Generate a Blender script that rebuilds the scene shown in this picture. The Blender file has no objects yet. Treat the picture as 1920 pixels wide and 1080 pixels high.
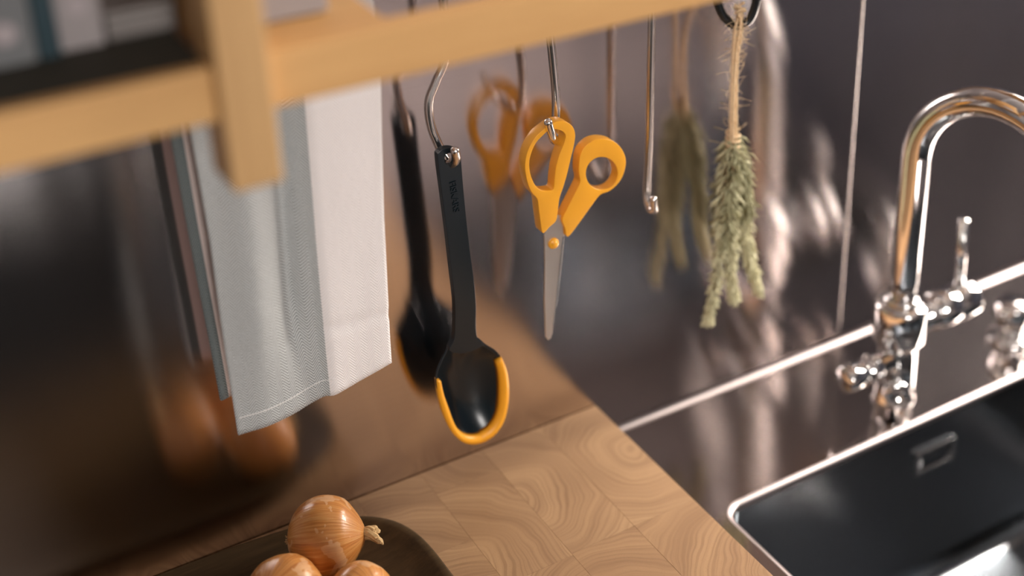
import bpy, bmesh, math, random
from mathutils import Vector, Matrix, noise
R = math.radians
rnd = random.Random(7)
scene = bpy.context.scene
COL = scene.collection

# ------------------------------------------------------------------ camera
# world: X along the steel wall, Y into the wall (wall face at y = 0), Z up; wooden worktop top at z = 0
F_PX, PPX, PPY = 2580.8, 1073.8, 248.4
yaw, pit, rol = R(30.741), R(25.329), R(-1.265)
c_f = Vector((math.sin(yaw) * math.cos(pit), math.cos(yaw) * math.cos(pit), -math.sin(pit)))
c_r = c_f.cross(Vector((0, 0, 1))).normalized()
c_u = c_r.cross(c_f)
c_r, c_u = math.cos(rol) * c_r + math.sin(rol) * c_u, -math.sin(rol) * c_r + math.cos(rol) * c_u
CAM = Vector((-0.566, -0.921, 0.801))


def ray(x, y):
    return c_f + c_r * ((x - PPX) / F_PX) - c_u * ((y - PPY) / F_PX)


def at(x, y, Y):
    """point of the photograph measured on the vertical plane y = Y"""
    d = ray(x, y)
    return CAM + d * ((Y - CAM.y) / d.y)


def atz(x, y, Z):
    d = ray(x, y)
    return CAM + d * ((Z - CAM.z) / d.z)


cam_d = bpy.data.cameras.new('camera')
cam = bpy.data.objects.new('camera', cam_d)
COL.objects.link(cam)
cam.matrix_world = Matrix(((c_r.x, c_u.x, -c_f.x, CAM.x), (c_r.y, c_u.y, -c_f.y, CAM.y), (c_r.z, c_u.z, -c_f.z, CAM.z), (0, 0, 0, 1)))
cam_d.sensor_width = 36
cam_d.lens = F_PX / 1920 * 36
cam_d.shift_x = -(PPX - 960) / 1920
cam_d.shift_y = (PPY - 540) / 1920
cam_d.clip_start = 0.02
cam_d.dof.use_dof = True
cam_d.dof.focus_distance = 1.10
cam_d.dof.aperture_fstop = 1.8
scene.camera = cam

# ------------------------------------------------------------------ world, lights, exposure
world = bpy.data.worlds.new('room_ambient')
scene.world = world
world.use_nodes = True
world.node_tree.nodes['Background'].inputs[0].default_value = (0.80, 0.84, 0.95, 1)
world.node_tree.nodes['Background'].inputs[1].default_value = 0.07


def area(name, loc, target, sx, sy, power, color):
    d = bpy.data.lights.new(name, 'AREA')
    d.shape = 'RECTANGLE'
    d.size, d.size_y, d.energy, d.color = sx, sy, power, color
    o = bpy.data.objects.new(name, d)
    COL.objects.link(o)
    o.location = loc
    o.rotation_euler = (Vector(target) - Vector(loc)).to_track_quat('-Z', 'Y').to_euler()
    return o


area('window_daylight', (1.93, -0.37, 1.15), (0.2, -0.25, 0.1), 0.58, 1.0, 130, (1.0, 0.92, 0.83))
area('front_fill_light', (-0.55, -3.36, 1.22), (-0.3, 0.0, 0.2), 0.9, 0.8, 60, (1.0, 0.945, 0.90))  # fill light added to brighten the fronts; no such source in view
vs = scene.view_settings
vs.view_transform = 'Standard'
vs.look = 'None'
vs.exposure = 0.0
vs.gamma = 1.0
vs.use_curve_mapping = False
scene.cycles.use_denoising = True
scene.cycles.max_bounces = 8


# ------------------------------------------------------------------ node helpers and materials
def new_mat(name):
    m = bpy.data.materials.new(name)
    m.use_nodes = True
    nt = m.node_tree
    return m, nt, nt.nodes['Principled BSDF']


def N(nt, typ, **kw):
    n = nt.nodes.new(typ)
    for k, v in kw.items():
        if k.startswith('i_'):
            n.inputs[k[2:].replace('_', ' ')].default_value = v
        else:
            setattr(n, k, v)
    return n


def L(nt, a, b):
    nt.links.new(a, b)


def math_n(nt, op, a, b=None, c=None):
    n = nt.nodes.new('ShaderNodeMath')
    n.operation = op
    for i, v in enumerate((a, b, c)):
        if v is None:
            continue
        if isinstance(v, (int, float)):
            n.inputs[i].default_value = v
        else:
            nt.links.new(v, n.inputs[i])
    return n.outputs[0]


def mix_c(nt, fac, a, b):
    n = nt.nodes.new('ShaderNodeMix')
    n.data_type = 'RGBA'
    for s, v in ((n.inputs[0], fac), (n.inputs[6], a), (n.inputs[7], b)):
        if hasattr(v, 'links'):
            nt.links.new(v, s)
        else:
            s.default_value = v if isinstance(v, (int, float)) else (*v, 1)
    return n.outputs[2]


def ramp(nt, fac, stops):
    n = nt.nodes.new('ShaderNodeValToRGB')
    e = n.color_ramp.elements
    while len(e) < len(stops):
        e.new(0.5)
    for el, (p, c) in zip(e, stops):
        el.position = p
        el.color = (*c, 1)
    nt.links.new(fac, n.inputs[0])
    return n.outputs[0]


def coords(nt, kind='Object', scale=(1, 1, 1)):
    tc = nt.nodes.new('ShaderNodeTexCoord')
    mp = nt.nodes.new('ShaderNodeMapping')
    mp.inputs['Scale'].default_value = scale
    nt.links.new(tc.outputs[kind], mp.inputs[0])
    return mp.outputs[0]


def noise_tex(nt, vec, scale, detail=3, rough=0.5):
    n = N(nt, 'ShaderNodeTexNoise')
    n.inputs['Scale'].default_value = scale
    n.inputs['Detail'].default_value = detail
    n.inputs['Roughness'].default_value = rough
    nt.links.new(vec, n.inputs['Vector'])
    return n.outputs['Fac']


def bump(nt, bsdf, height, strength, dist, chain=None):
    b = N(nt, 'ShaderNodeBump')
    b.inputs['Strength'].default_value = strength
    b.inputs['Distance'].default_value = dist
    nt.links.new(height, b.inputs['Height'])
    if chain:
        nt.links.new(chain.outputs[0], b.inputs['Normal'])
    nt.links.new(b.outputs[0], bsdf.inputs['Normal'])
    return b


def simple(name, col, rough=0.5, metal=0.0, var=0.06, vscale=60, coat=0.0):
    """plain coloured material with a slight procedural mottling"""
    m, nt, b = new_mat(name)
    f = noise_tex(nt, coords(nt), vscale)
    lo = tuple(max(0, c * (1 - var)) for c in col)
    hi = tuple(min(1, c * (1 + var)) for c in col)
    L(nt, mix_c(nt, f, lo, hi), b.inputs['Base Color'])
    b.inputs['Roughness'].default_value = rough
    b.inputs['Metallic'].default_value = metal
    b.inputs['Coat Weight'].default_value = coat
    return m


def steel(name, col, rough, broad, mix, wavy, aniso=0.0, gscale=(3, 3, 700), wscale=(5.0, 5.0, 1.6)):
    """brushed sheet: a tight lobe plus a broad brushing lobe, slightly wavy"""
    m, nt, b = new_mat(name)
    nt.nodes.remove(b)
    g = noise_tex(nt, coords(nt, 'Object', gscale), 1.0, 4, 0.6)
    c = mix_c(nt, g, tuple(k * 0.95 for k in col), tuple(min(1, k * 1.05) for k in col))
    w = noise_tex(nt, coords(nt, 'Object', wscale), 1.0, 1.5, 0.4)
    bp = N(nt, 'ShaderNodeBump')
    bp.inputs['Strength'].default_value = 1.0
    bp.inputs['Distance'].default_value = wavy
    L(nt, w, bp.inputs['Height'])
    t = N(nt, 'ShaderNodeTangent', direction_type='UV_MAP')
    lobes = []
    for r_, an in ((rough, aniso * 0.85), (broad, aniso)):
        gl = N(nt, 'ShaderNodeBsdfAnisotropic', distribution='BECKMANN')
        gl.inputs['Roughness'].default_value = r_
        gl.inputs['Anisotropy'].default_value = an
        L(nt, c, gl.inputs['Color'])
        L(nt, bp.outputs[0], gl.inputs['Normal'])
        if aniso:
            L(nt, t.outputs[0], gl.inputs['Tangent'])
        lobes.append(gl)
    mx = N(nt, 'ShaderNodeMixShader')
    mx.inputs[0].default_value = mix
    L(nt, lobes[0].outputs[0], mx.inputs[1])
    L(nt, lobes[1].outputs[0], mx.inputs[2])
    L(nt, mx.outputs[0], nt.nodes['Material Output'].inputs[0])
    return m


def oak(name, axis, c1, c2, rough=0.55, scale=1.0):
    """straight-grained timber, grain along the axis index"""
    m, nt, b = new_mat(name)
    sc = [26 * scale] * 3
    sc[axis] = 1.6 * scale
    v = coords(nt, 'Object', tuple(sc))
    f = noise_tex(nt, v, 2.2, 5, 0.6)
    f2 = noise_tex(nt, v, 14, 3, 0.6)
    ff = math_n(nt, 'ADD', math_n(nt, 'MULTIPLY', f, 0.75), math_n(nt, 'MULTIPLY', f2, 0.25))
    L(nt, ramp(nt, ff, [(0.3, c1), (0.7, c2)]), b.inputs['Base Color'])
    b.inputs['Roughness'].default_value = rough
    b.inputs['Specular IOR Level'].default_value = 0.5 if rough < 0.58 else 0.15
    bump(nt, b, f2, 0.25, 0.0006)
    return m


def block_wood():
    """end-grain oak: each block has growth rings about a centre of its own"""
    m, nt, b = new_mat('end_grain_oak')
    oi = N(nt, 'ShaderNodeObjectInfo')
    tc = N(nt, 'ShaderNodeTexCoord')
    wn = N(nt, 'ShaderNodeTexWhiteNoise', noise_dimensions='1D')
    L(nt, oi.outputs['Random'], wn.inputs['W'])
    off = N(nt, 'ShaderNodeVectorMath', operation='MULTIPLY_ADD')
    L(nt, wn.outputs['Color'], off.inputs[0])
    off.inputs[1].default_value = (0.20, 0.20, 0.0)
    off.inputs[2].default_value = (-0.10, -0.10, 0.0)
    add = N(nt, 'ShaderNodeVectorMath', operation='ADD')
    L(nt, tc.outputs['Object'], add.inputs[0])
    L(nt, off.outputs[0], add.inputs[1])
    wob = N(nt, 'ShaderNodeTexNoise')
    wob.inputs['Scale'].default_value = 17
    wob.inputs['Detail'].default_value = 1.5
    L(nt, add.outputs[0], wob.inputs['Vector'])
    wp = N(nt, 'ShaderNodeVectorMath', operation='MULTIPLY_ADD')
    L(nt, wob.outputs['Color'], wp.inputs[0])
    wp.inputs[1].default_value = (0.035, 0.035, 0.0)
    L(nt, add.outputs[0], wp.inputs[2])
    ln = N(nt, 'ShaderNodeVectorMath', operation='LENGTH')
    flat = N(nt, 'ShaderNodeVectorMath', operation='MULTIPLY')
    L(nt, wp.outputs[0], flat.inputs[0])
    flat.inputs[1].default_value = (1, 1, 0)
    L(nt, flat.outputs[0], ln.inputs[0])
    dist = ln.outputs['Value']

    def rings(scale, detail):
        n = N(nt, 'ShaderNodeTexNoise', noise_dimensions='1D')
        n.inputs['Detail'].default_value = detail
        n.inputs['Scale'].default_value = scale
        L(nt, dist, n.inputs['W'])
        return n.outputs['Fac']
    pores = noise_tex(nt, tc.outputs['Object'], 900, 2, 0.6)
    patch = noise_tex(nt, add.outputs[0], 13, 3, 0.55)
    fine = ramp(nt, rings(330, 1.0), [(0.46, (0, 0, 0)), (0.62, (1, 1, 1))])
    amp = math_n(nt, 'MULTIPLY_ADD', patch, 2.6, -0.75)
    amp.node.use_clamp = True
    ring = math_n(nt, 'MULTIPLY', fine, amp)
    coarse = ramp(nt, rings(46, 1.0), [(0.36, (0, 0, 0)), (0.64, (1, 1, 1))])
    base = mix_c(nt, math_n(nt, 'MULTIPLY_ADD', coarse, 0.6, math_n(nt, 'MULTIPLY', patch, 0.4)), (0.285, 0.165, 0.083), (0.43, 0.27, 0.14))
    tone = mix_c(nt, oi.outputs['Random'], (0.90, 0.86, 0.82), (1.06, 1.06, 1.04))
    mul = N(nt, 'ShaderNodeMix', data_type='RGBA', blend_type='MULTIPLY')
    mul.inputs[0].default_value = 1.0
    L(nt, base, mul.inputs[6])
    L(nt, tone, mul.inputs[7])
    c = mix_c(nt, math_n(nt, 'MULTIPLY', ring, 0.62), mul.outputs[2], (0.20, 0.105, 0.048))
    c = mix_c(nt, math_n(nt, 'MULTIPLY', math_n(nt, 'GREATER_THAN', pores, 0.62), 0.35), c, (0.22, 0.12, 0.06))
    L(nt, c, b.inputs['Base Color'])
    b.inputs['Roughness'].default_value = 0.5
    bump(nt, b, ring, 0.15, 0.0003)
    return m


def towel_mat(name, width, split, grey, white, left_white=0.0):
    """herringbone cotton; UV in metres; grey stripe to the left of `split`, white to the right"""
    m, nt, b = new_mat(name)
    uv = N(nt, 'ShaderNodeUVMap')
    sp = N(nt, 'ShaderNodeSeparateXYZ')
    L(nt, uv.outputs[0], sp.inputs[0])
    u, v = sp.outputs[0], sp.outputs[1]
    pp = math_n(nt, 'PINGPONG', u, 0.0070)
    zig = math_n(nt, 'ADD', math_n(nt, 'MULTIPLY', pp, 0.95), v)
    st = math_n(nt, 'SINE', math_n(nt, 'MULTIPLY', zig, 2 * math.pi / 0.0026))
    st = math_n(nt, 'MULTIPLY_ADD', st, 0.5, 0.5)
    fz = noise_tex(nt, coords(nt, 'Object'), 1500, 2, 0.6)
    soft = noise_tex(nt, coords(nt, 'Object'), 28, 3, 0.5)
    fac = math_n(nt, 'MULTIPLY_ADD', math_n(nt, 'SUBTRACT', fz, 0.5), 0.9, st)
    fac.node.use_clamp = True
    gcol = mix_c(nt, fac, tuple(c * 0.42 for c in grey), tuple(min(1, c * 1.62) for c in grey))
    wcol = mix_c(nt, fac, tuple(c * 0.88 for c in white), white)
    is_w = math_n(nt, 'GREATER_THAN', u, split)
    if left_white:
        is_w = math_n(nt, 'MAXIMUM', is_w, math_n(nt, 'LESS_THAN', u, left_white))
    c = mix_c(nt, is_w, gcol, wcol)
    L(nt, c, b.inputs['Base Color'])
    b.inputs['Roughness'].default_value = 0.9
    b.inputs['Sheen Weight'].default_value = 0.15
    b1 = bump(nt, b, soft, 0.35, 0.006)
    bump(nt, b, fac, 0.5, 0.0005, b1)
    return m


def onion_mat():
    m, nt, b = new_mat('onion_skin')
    tc = N(nt, 'ShaderNodeTexCoord')
    oi = N(nt, 'ShaderNodeObjectInfo')
    sp = N(nt, 'ShaderNodeSeparateXYZ')
    L(nt, tc.outputs['Object'], sp.inputs[0])
    ang = math_n(nt, 'ARCTAN2', sp.outputs[1], sp.outputs[0])
    cb = N(nt, 'ShaderNodeCombineXYZ')
    L(nt, math_n(nt, 'MULTIPLY', math_n(nt, 'SINE', ang), 9.0), cb.inputs[0])
    L(nt, math_n(nt, 'MULTIPLY', math_n(nt, 'COSINE', ang), 9.0), cb.inputs[1])
    L(nt, math_n(nt, 'MULTIPLY_ADD', sp.outputs[2], 16.0, oi.outputs['Random']), cb.inputs[2])
    line = noise_tex(nt, cb.outputs[0], 1.6, 4, 0.6)
    blot = noise_tex(nt, tc.outputs['Object'], 38, 3, 0.55)
    c = ramp(nt, line, [(0.28, (0.40, 0.13, 0.026)), (0.5, (0.60, 0.25, 0.06)), (0.74, (0.72, 0.40, 0.15))])
    c = mix_c(nt, math_n(nt, 'MULTIPLY', math_n(nt, 'GREATER_THAN', blot, 0.60), 0.5), c, (0.80, 0.52, 0.30))
    L(nt, c, b.inputs['Base Color'])
    b.inputs['Roughness'].default_value = 0.32
    b.inputs['Coat Weight'].default_value = 0.25
    bump(nt, b, line, 0.35, 0.0012)
    return m


M = dict(
    wall_steel=steel('brushed_wall_steel', (0.64, 0.59, 0.585), 0.19, 0.30, 0.03, 0.009, 0.62),
    top_steel=steel('brushed_worktop_steel', (0.52, 0.475, 0.46), 0.14, 0.22, 0.04, 0.0014, 0.0, (3, 500, 3)),
    rim_steel=steel('soft_rim_steel', (0.32, 0.28, 0.275), 0.42, 0.5, 0.4, 0.0003, 0.0, (3, 500, 3)),
    basin_steel=steel('basin_steel', (0.36, 0.38, 0.40), 0.20, 0.30, 0.15, 0.0005, 0.0, (300, 300, 4)),
    chrome=simple('chrome', (0.76, 0.75, 0.745), 0.07, 1.0, 0.02),
    hook_steel=simple('hook_steel', (0.86, 0.82, 0.79), 0.16, 1.0, 0.04),
    blade=simple('blade_steel', (0.80, 0.74, 0.68), 0.36, 1.0, 0.04),
    seam=simple('seam_steel', (0.85, 0.83, 0.82), 0.22, 1.0, 0.03),
    orange=simple('orange_plastic', (0.88, 0.395, 0.022), 0.34, 0, 0.03),
    orange_edge=simple('orange_silicone', (0.88, 0.38, 0.018), 0.42, 0, 0.03),
    navy=simple('dark_navy_nylon', (0.005, 0.012, 0.017), 0.26, 0, 0.10),
    black=simple('black_lacquer', (0.012, 0.014, 0.016), 0.25, 0, 0.1),
    shelf_x=oak('honey_oak_along', 0, (0.55, 0.305, 0.112), (0.67, 0.395, 0.155)),
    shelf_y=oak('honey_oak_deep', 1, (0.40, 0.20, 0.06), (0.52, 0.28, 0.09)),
    shelf_z=oak('honey_oak_upright', 2, (0.46, 0.27, 0.11), (0.57, 0.35, 0.152)),
    block=block_wood(),
    core=oak('worktop_core', 0, (0.36, 0.20, 0.09), (0.46, 0.27, 0.13)),
    bowl=oak('shaded_bowl_wood', 0, (0.030, 0.018, 0.007), (0.085, 0.050, 0.020), 0.6, 1.6),  # wood colour lowered to stand in for the shade over the bowl
    onion=onion_mat(),
    onion_dry=simple('dry_onion_neck', (0.62, 0.42, 0.20), 0.8, 0, 0.35, 400),
    twine=simple('jute_twine', (0.74, 0.55, 0.34), 0.9, 0, 0.3, 700),
    needle=simple('dried_rosemary', (0.33, 0.315, 0.18), 0.75, 0, 0.45, 160),
    needle_pale=simple('pale_rosemary', (0.56, 0.53, 0.34), 0.75, 0, 0.35, 160),
    stem=simple('rosemary_stem', (0.20, 0.13, 0.06), 0.8, 0, 0.3, 200),
    card=simple('pale_card', (0.30, 0.27, 0.27), 0.7),
    card_grey=simple('grey_card', (0.15, 0.155, 0.16), 0.7),
    dot=simple('printed_spot', (0.38, 0.33, 0.34), 0.7),
    teal=simple('dark_teal_cover', (0.006, 0.030, 0.042), 0.6),
    shelf_shade=simple('painted_shelf_shade', (0.030, 0.026, 0.016), 0.8),  # near-black colour standing in for shade on the left shelf board
    paper=simple('page_edges', (0.55, 0.52, 0.46), 0.9),
    greymetal=simple('grey_tin', (0.20, 0.18, 0.17), 0.45, 0.3),
    plaster=simple('wall_plaster', (0.30, 0.28, 0.28), 0.9, 0, 0.04, 8),
    cabinet=simple('dark_cabinet_front', (0.030, 0.032, 0.033), 0.5, 0, 0.1),
    blue_wall=simple('blue_grey_paint', (0.075, 0.085, 0.115), 0.8, 0, 0.06, 8),
    white=simple('white_paint', (0.78, 0.77, 0.75), 0.5, 0, 0.03),
)


def floor_mat():
    m, nt, b = new_mat('grey_floor')
    f = noise_tex(nt, coords(nt, 'Object', (1, 1, 1)), 3.0, 4)
    L(nt, mix_c(nt, f, (0.62, 0.53, 0.52), (0.76, 0.66, 0.65)), b.inputs['Base Color'])
    b.inputs['Roughness'].default_value = 0.45
    return m


M['floor'] = floor_mat()
M['towel_front'] = towel_mat('herringbone_towel_front', 0.17, 0.098, (0.47, 0.49, 0.49), (0.97, 0.925, 0.915))
M['towel_back_shaded'] = towel_mat('herringbone_towel_shaded', 0.17, 0.0105, (0.13, 0.15, 0.15), (0.86, 0.72, 0.68))  # grey darkened here to carry the shade behind the front layer


# ------------------------------------------------------------------ mesh helpers
def link(name, me, mat, parent=None, smooth=False):
    o = bpy.data.objects.new(name, me)
    COL.objects.link(o)
    if mat is not None and not me.materials:
        me.materials.append(mat)
    if smooth:
        for p in me.polygons:
            p.use_smooth = True
    if parent is not None:
        o.parent = parent
        o.matrix_parent_inverse = Matrix.Translation(-parent.location) if parent.parent is None else Matrix.Translation(-parent.matrix_world.translation)
    return o


def thing(name, label, cat, loc, group=None, kind=None):
    o = bpy.data.objects.new(name, None)
    o.empty_display_size = 0.02
    COL.objects.link(o)
    o.location = loc
    tag(o, label, cat, group, kind)
    return o


def tag(o, label=None, cat=None, group=None, kind=None):
    if label:
        o['label'] = label
    if cat:
        o['category'] = cat
    if group:
        o['group'] = group
    if kind:
        o['kind'] = kind
    return o


def put(name, me, mat, parent=None, smooth=False, world_mesh=True):
    """mesh given in world coordinates -> object with its origin at the mesh's base, parented in place"""
    co = [v.co for v in me.vertices]
    lo = Vector((min(c.x for c in co), min(c.y for c in co), min(c.z for c in co)))
    hi = Vector((max(c.x for c in co), max(c.y for c in co), max(c.z for c in co)))
    org = Vector(((lo.x + hi.x) / 2, (lo.y + hi.y) / 2, lo.z))
    me.transform(Matrix.Translation(-org))
    o = bpy.data.objects.new(name, me)
    COL.objects.link(o)
    if mat is not None:
        me.materials.append(mat)
    for p in me.polygons:
        p.use_smooth = smooth
    pw = Vector((0, 0, 0))
    q = parent
    while q is not None:
        pw = pw + q.location
        q = q.parent
    o.parent = parent
    o.location = org - pw
    return o


def bm_mesh(bm, name='m'):
    bmesh.ops.recalc_face_normals(bm, faces=bm.faces[:])
    me = bpy.data.meshes.new(name)
    bm.to_mesh(me)
    bm.free()
    return me


def box_me(lo, hi, bev=0.0, seg=2):
    bm = bmesh.new()
    bmesh.ops.create_cube(bm, size=1)
    lo, hi = Vector(lo), Vector(hi)
    for v in bm.verts:
        v.co = Vector([(lo[i] + hi[i]) / 2 + v.co[i] * (hi[i] - lo[i]) for i in range(3)])
    if bev:
        bmesh.ops.bevel(bm, geom=bm.edges[:], offset=bev, segments=seg, profile=0.5, affect='EDGES')
    return bm_mesh(bm)


def spline(pts, n=8):
    """Catmull-Rom through the points"""
    P = [Vector(p) for p in pts]
    P = [P[0] * 2 - P[1]] + P + [P[-1] * 2 - P[-2]]
    out = []
    for i in range(1, len(P) - 2):
        a, b, c, d = P[i - 1:i + 3]
        for k in range(n):
            t = k / n
            out.append(0.5 * ((2 * b) + (c - a) * t + (2 * a - 5 * b + 4 * c - d) * t * t + (3 * b - 3 * c + d - a) * t ** 3))
    out.append(P[-2])
    return out


def tube_into(bm, pts, rad, sides=10, cap=True, round_cap=False):
    pts = [Vector(p) for p in pts]
    n = len(pts)
    rads = [rad] * n if isinstance(rad, (int, float)) else list(rad)
    tang = []
    for i in range(n):
        t = pts[min(i + 1, n - 1)] - pts[max(i - 1, 0)]
        tang.append(t.normalized() if t.length > 1e-9 else Vector((0, 0, 1)))
    up = Vector((0, 0, 1)) if abs(tang[0].z) < 0.9 else Vector((1, 0, 0))
    nrm = tang[0].cross(up).normalized()
    rings = []
    seq = []
    for i in range(n):
        if i:
            ax = tang[i - 1].cross(tang[i])
            if ax.length > 1e-9:
                nrm = Matrix.Rotation(tang[i - 1].angle(tang[i]), 3, ax.normalized()) @ nrm
        nrm = (nrm - tang[i] * nrm.dot(tang[i])).normalized()
        seq.append((pts[i], tang[i], nrm.copy(), rads[i]))
    if round_cap:
        p, t, nn, r = seq[0]
        head = [(p - t * r * math.sin(a), t, nn, r * math.cos(a)) for a in (R(75), R(45), R(20))]
        p, t, nn, r = seq[-1]
        tail = [(p + t * r * math.sin(a), t, nn, r * math.cos(a)) for a in (R(20), R(45), R(75))]
        seq = head + seq + tail
    for p, t, nn, r in seq:
        bn = t.cross(nn)
        rings.append([bm.verts.new(p + (nn * math.cos(2 * math.pi * k / sides) + bn * math.sin(2 * math.pi * k / sides)) * r) for k in range(sides)])
    for a, b in zip(rings, rings[1:]):
        for k in range(sides):
            bm.faces.new((a[k], a[(k + 1) % sides], b[(k + 1) % sides], b[k]))
    if cap:
        bm.faces.new(rings[0][::-1])
        bm.faces.new(rings[-1])


def tube_me(pts, rad, sides=12, round_cap=True):
    bm = bmesh.new()
    tube_into(bm, pts, rad, sides, True, round_cap)
    return bm_mesh(bm)


def lathe_into(bm, prof, center, axis=Vector((0, 0, 1)), seg=32, shape=None):
    """prof: (radius, height) along axis from center; shape(angle) scales the radius"""
    axis = axis.normalized()
    up = Vector((0, 0, 1)) if abs(axis.z) < 0.9 else Vector((1, 0, 0))
    e1 = axis.cross(up).normalized()
    e2 = axis.cross(e1)
    rings = []
    for r, h in prof:
        if r < 1e-7:
            rings.append([bm.verts.new(Vector(center) + axis * h)])
        else:
            row = []
            for k in range(seg):
                a = 2 * math.pi * k / seg
                s = shape(a) if shape else 1
                row.append(bm.verts.new(Vector(center) + axis * h + (e1 * math.cos(a) + e2 * math.sin(a)) * r * s))
            rings.append(row)
    for a, b in zip(rings, rings[1:]):
        for k in range(seg):
            k2 = (k + 1) % seg
            if len(a) == 1 and len(b) == 1:
                continue
            if len(a) == 1:
                bm.faces.new((a[0], b[k2], b[k]))
            elif len(b) == 1:
                bm.faces.new((a[k], a[k2], b[0]))
            else:
                bm.faces.new((a[k], a[k2], b[k2], b[k]))


def lathe_me(prof, center, axis=Vector((0, 0, 1)), seg=32, shape=None):
    bm = bmesh.new()
    lathe_into(bm, prof, center, axis, seg, shape)
    return bm_mesh(bm)


def plate_me(outer, holes, y0, y1, bev=0.0, seg=3):
    """flat piece in the xz plane, extruded from y0 to y1 with rounded edges; loops are lists of (x, z)"""
    bm = bmesh.new()
    edges = []
    for lp in [outer] + holes:
        vs_ = [bm.verts.new((p[0], y0, p[1])) for p in lp]
        for a, b in zip(vs_, vs_[1:] + vs_[:1]):
            edges.append(bm.edges.new((a, b)))
    bmesh.ops.triangle_fill(bm, edges=edges, use_beauty=True, use_dissolve=False)
    r = bmesh.ops.extrude_face_region(bm, geom=bm.faces[:])
    bmesh.ops.translate(bm, vec=(0, y1 - y0, 0), verts=[g for g in r['geom'] if isinstance(g, bmesh.types.BMVert)])
    bmesh.ops.recalc_face_normals(bm, faces=bm.faces[:])
    if bev:
        es = [e for e in bm.edges if len(e.link_faces) == 2 and e.calc_face_angle() > 1.0 and abs(e.verts[0].co.y - e.verts[1].co.y) < 1e-6]
        bmesh.ops.bevel(bm, geom=es, offset=bev, segments=seg, profile=0.5, affect='EDGES', clamp_overlap=True)
    return bm_mesh(bm)


def loop_s(pts, n=5):
    """closed Catmull-Rom of 2D points"""
    m = len(pts)
    P = [Vector((p[0], p[1], 0)) for p in pts]
    out = []
    for i in range(m):
        a, b, c, d = P[i - 1], P[i], P[(i + 1) % m], P[(i + 2) % m]
        for k in range(n):
            t = k / n
            q = 0.5 * ((2 * b) + (c - a) * t + (2 * a - 5 * b + 4 * c - d) * t * t + (3 * b - 3 * c + d - a) * t ** 3)
            out.append((q.x, q.y))
    return out


def xz(pix, Y):
    return [(lambda p: (p.x, p.z))(at(x, y, Y)) for x, y in pix]


# ================================================================== THE SETTING
ST = -0.0395          # steel worktop level
FL = -0.90            # floor

o = put('floor', box_me((-2.4, -3.4, FL - 0.05), (2.07, 0.12, FL)), M['floor'])
tag(o, 'grey kitchen floor far below the worktop', 'floor', kind='structure')

wall = put('wall_back', box_me((-2.4, 0.004, FL), (2.07, 0.12, 1.75)), M['plaster'])
tag(wall, 'kitchen wall clad in brushed stainless steel behind the hooks and faucet', 'wall', kind='structure')


def steel_panel(x0, x1, z0, z1):
    bm = bmesh.new()
    uvl = bm.loops.layers.uv.new('UVMap')
    v = [bm.verts.new(c) for c in ((x0, 0, z0), (x1, 0, z0), (x1, 0, z1), (x0, 0, z1), (x0, 0.0039, z0), (x1, 0.0039, z0), (x1, 0.0039, z1), (x0, 0.0039, z1))]
    for idx in ((0, 1, 2, 3), (5, 4, 7, 6), (4, 0, 3, 7), (1, 5, 6, 2), (3, 2, 6, 7), (4, 5, 1, 0)):
        f = bm.faces.new([v[i] for i in idx])
        for lp in f.loops:
            lp[uvl].uv = (lp.vert.co.x, lp.vert.co.z)
    me = bpy.data.meshes.new('panel')
    bm.to_mesh(me)
    bm.free()
    return me


put('panel', steel_panel(-2.4, 0.3068, ST - 0.02, 1.2), M['wall_steel'], wall)
put('panel', steel_panel(0.3078, 1.945, ST - 0.02, 1.2), M['wall_steel'], wall)
bm = bmesh.new()
tube_into(bm, [(0.3073, 0.0004, ST + 0.004), (0.3073, 0.0004, 1.2)], 0.0013, 8)
put('seam_strip', bm_mesh(bm), M['seam'], wall, True)

# right wall with the window that lights the room, and the wall opposite
WX = 1.95
H = 1.75
wr = put('wall_right', box_me((WX, -3.4, FL), (WX + 0.12, 0.0, 0.55)), M['blue_wall'])
tag(wr, 'dark blue-grey wall with a window to the right of the sink', 'wall', kind='structure')
for y0, y1, z0, z1 in ((-3.4, -.69, .55, H), (-.69, -.05, 1.70, H), (-.05, 0, .55, H)):
    put('wall_section', box_me((WX, y0, z0), (WX + 0.12, y1, z1)), M['blue_wall'], wr)
wf = put('wall_front', box_me((-2.4, -3.5, FL), (2.07, -3.4, .78)), M['plaster'])
tag(wf, 'plain plaster wall across the room, opening added for the fill light', 'wall', kind='structure')
for x0, x1, z0, z1 in ((-2.4, -1.05, .78, H), (-.05, 2.07, .78, H), (-1.05, -.05, 1.66, H)):
    put('wall_section', box_me((x0, -3.5, z0), (x1, -3.4, z1)), M['plaster'], wf)
wl = put('wall_left', box_me((-2.5, -3.4, FL), (-2.4, 0.0, 1.75)), M['plaster'])
tag(wl, 'plain plaster wall at the far left end', 'wall', kind='structure')
wn = thing('window_1', 'white framed window lighting the worktop from the right', 'window', (WX + 0.03, -0.37, .55), kind='structure')
for y0, y1, z0, z1 in ((-.69, -.66, .55, 1.70), (-.08, -.05, .55, 1.70), (-.66, -.08, .55, .59), (-.66, -.08, 1.66, 1.70)):
    put('window_frame', box_me((WX + .01, y0, z0), (WX + .05, y1, z1), 0.004), M['white'], wn)
wn = thing('front_fill_frame', 'made-up white framed window around the fill light behind the viewer', 'window', (-0.55, -3.42, .78), kind='structure')  # window made up to hold the front fill light
for x0, x1, z0, z1 in ((-1.05, -1.01, .78, 1.66), (-.09, -.05, .78, 1.66), (-1.01, -.09, .78, .82), (-1.01, -.09, 1.62, 1.66)):
    put('window_frame', box_me((x0, -3.45, z0), (x1, -3.402, z1), 0.004), M['white'], wn)
ce = put('ceiling', box_me((-2.5, -3.5, H), (2.07, 0.12, H + .08)), M['plaster'])
tag(ce, 'plain kitchen ceiling', 'ceiling', kind='structure')

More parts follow.
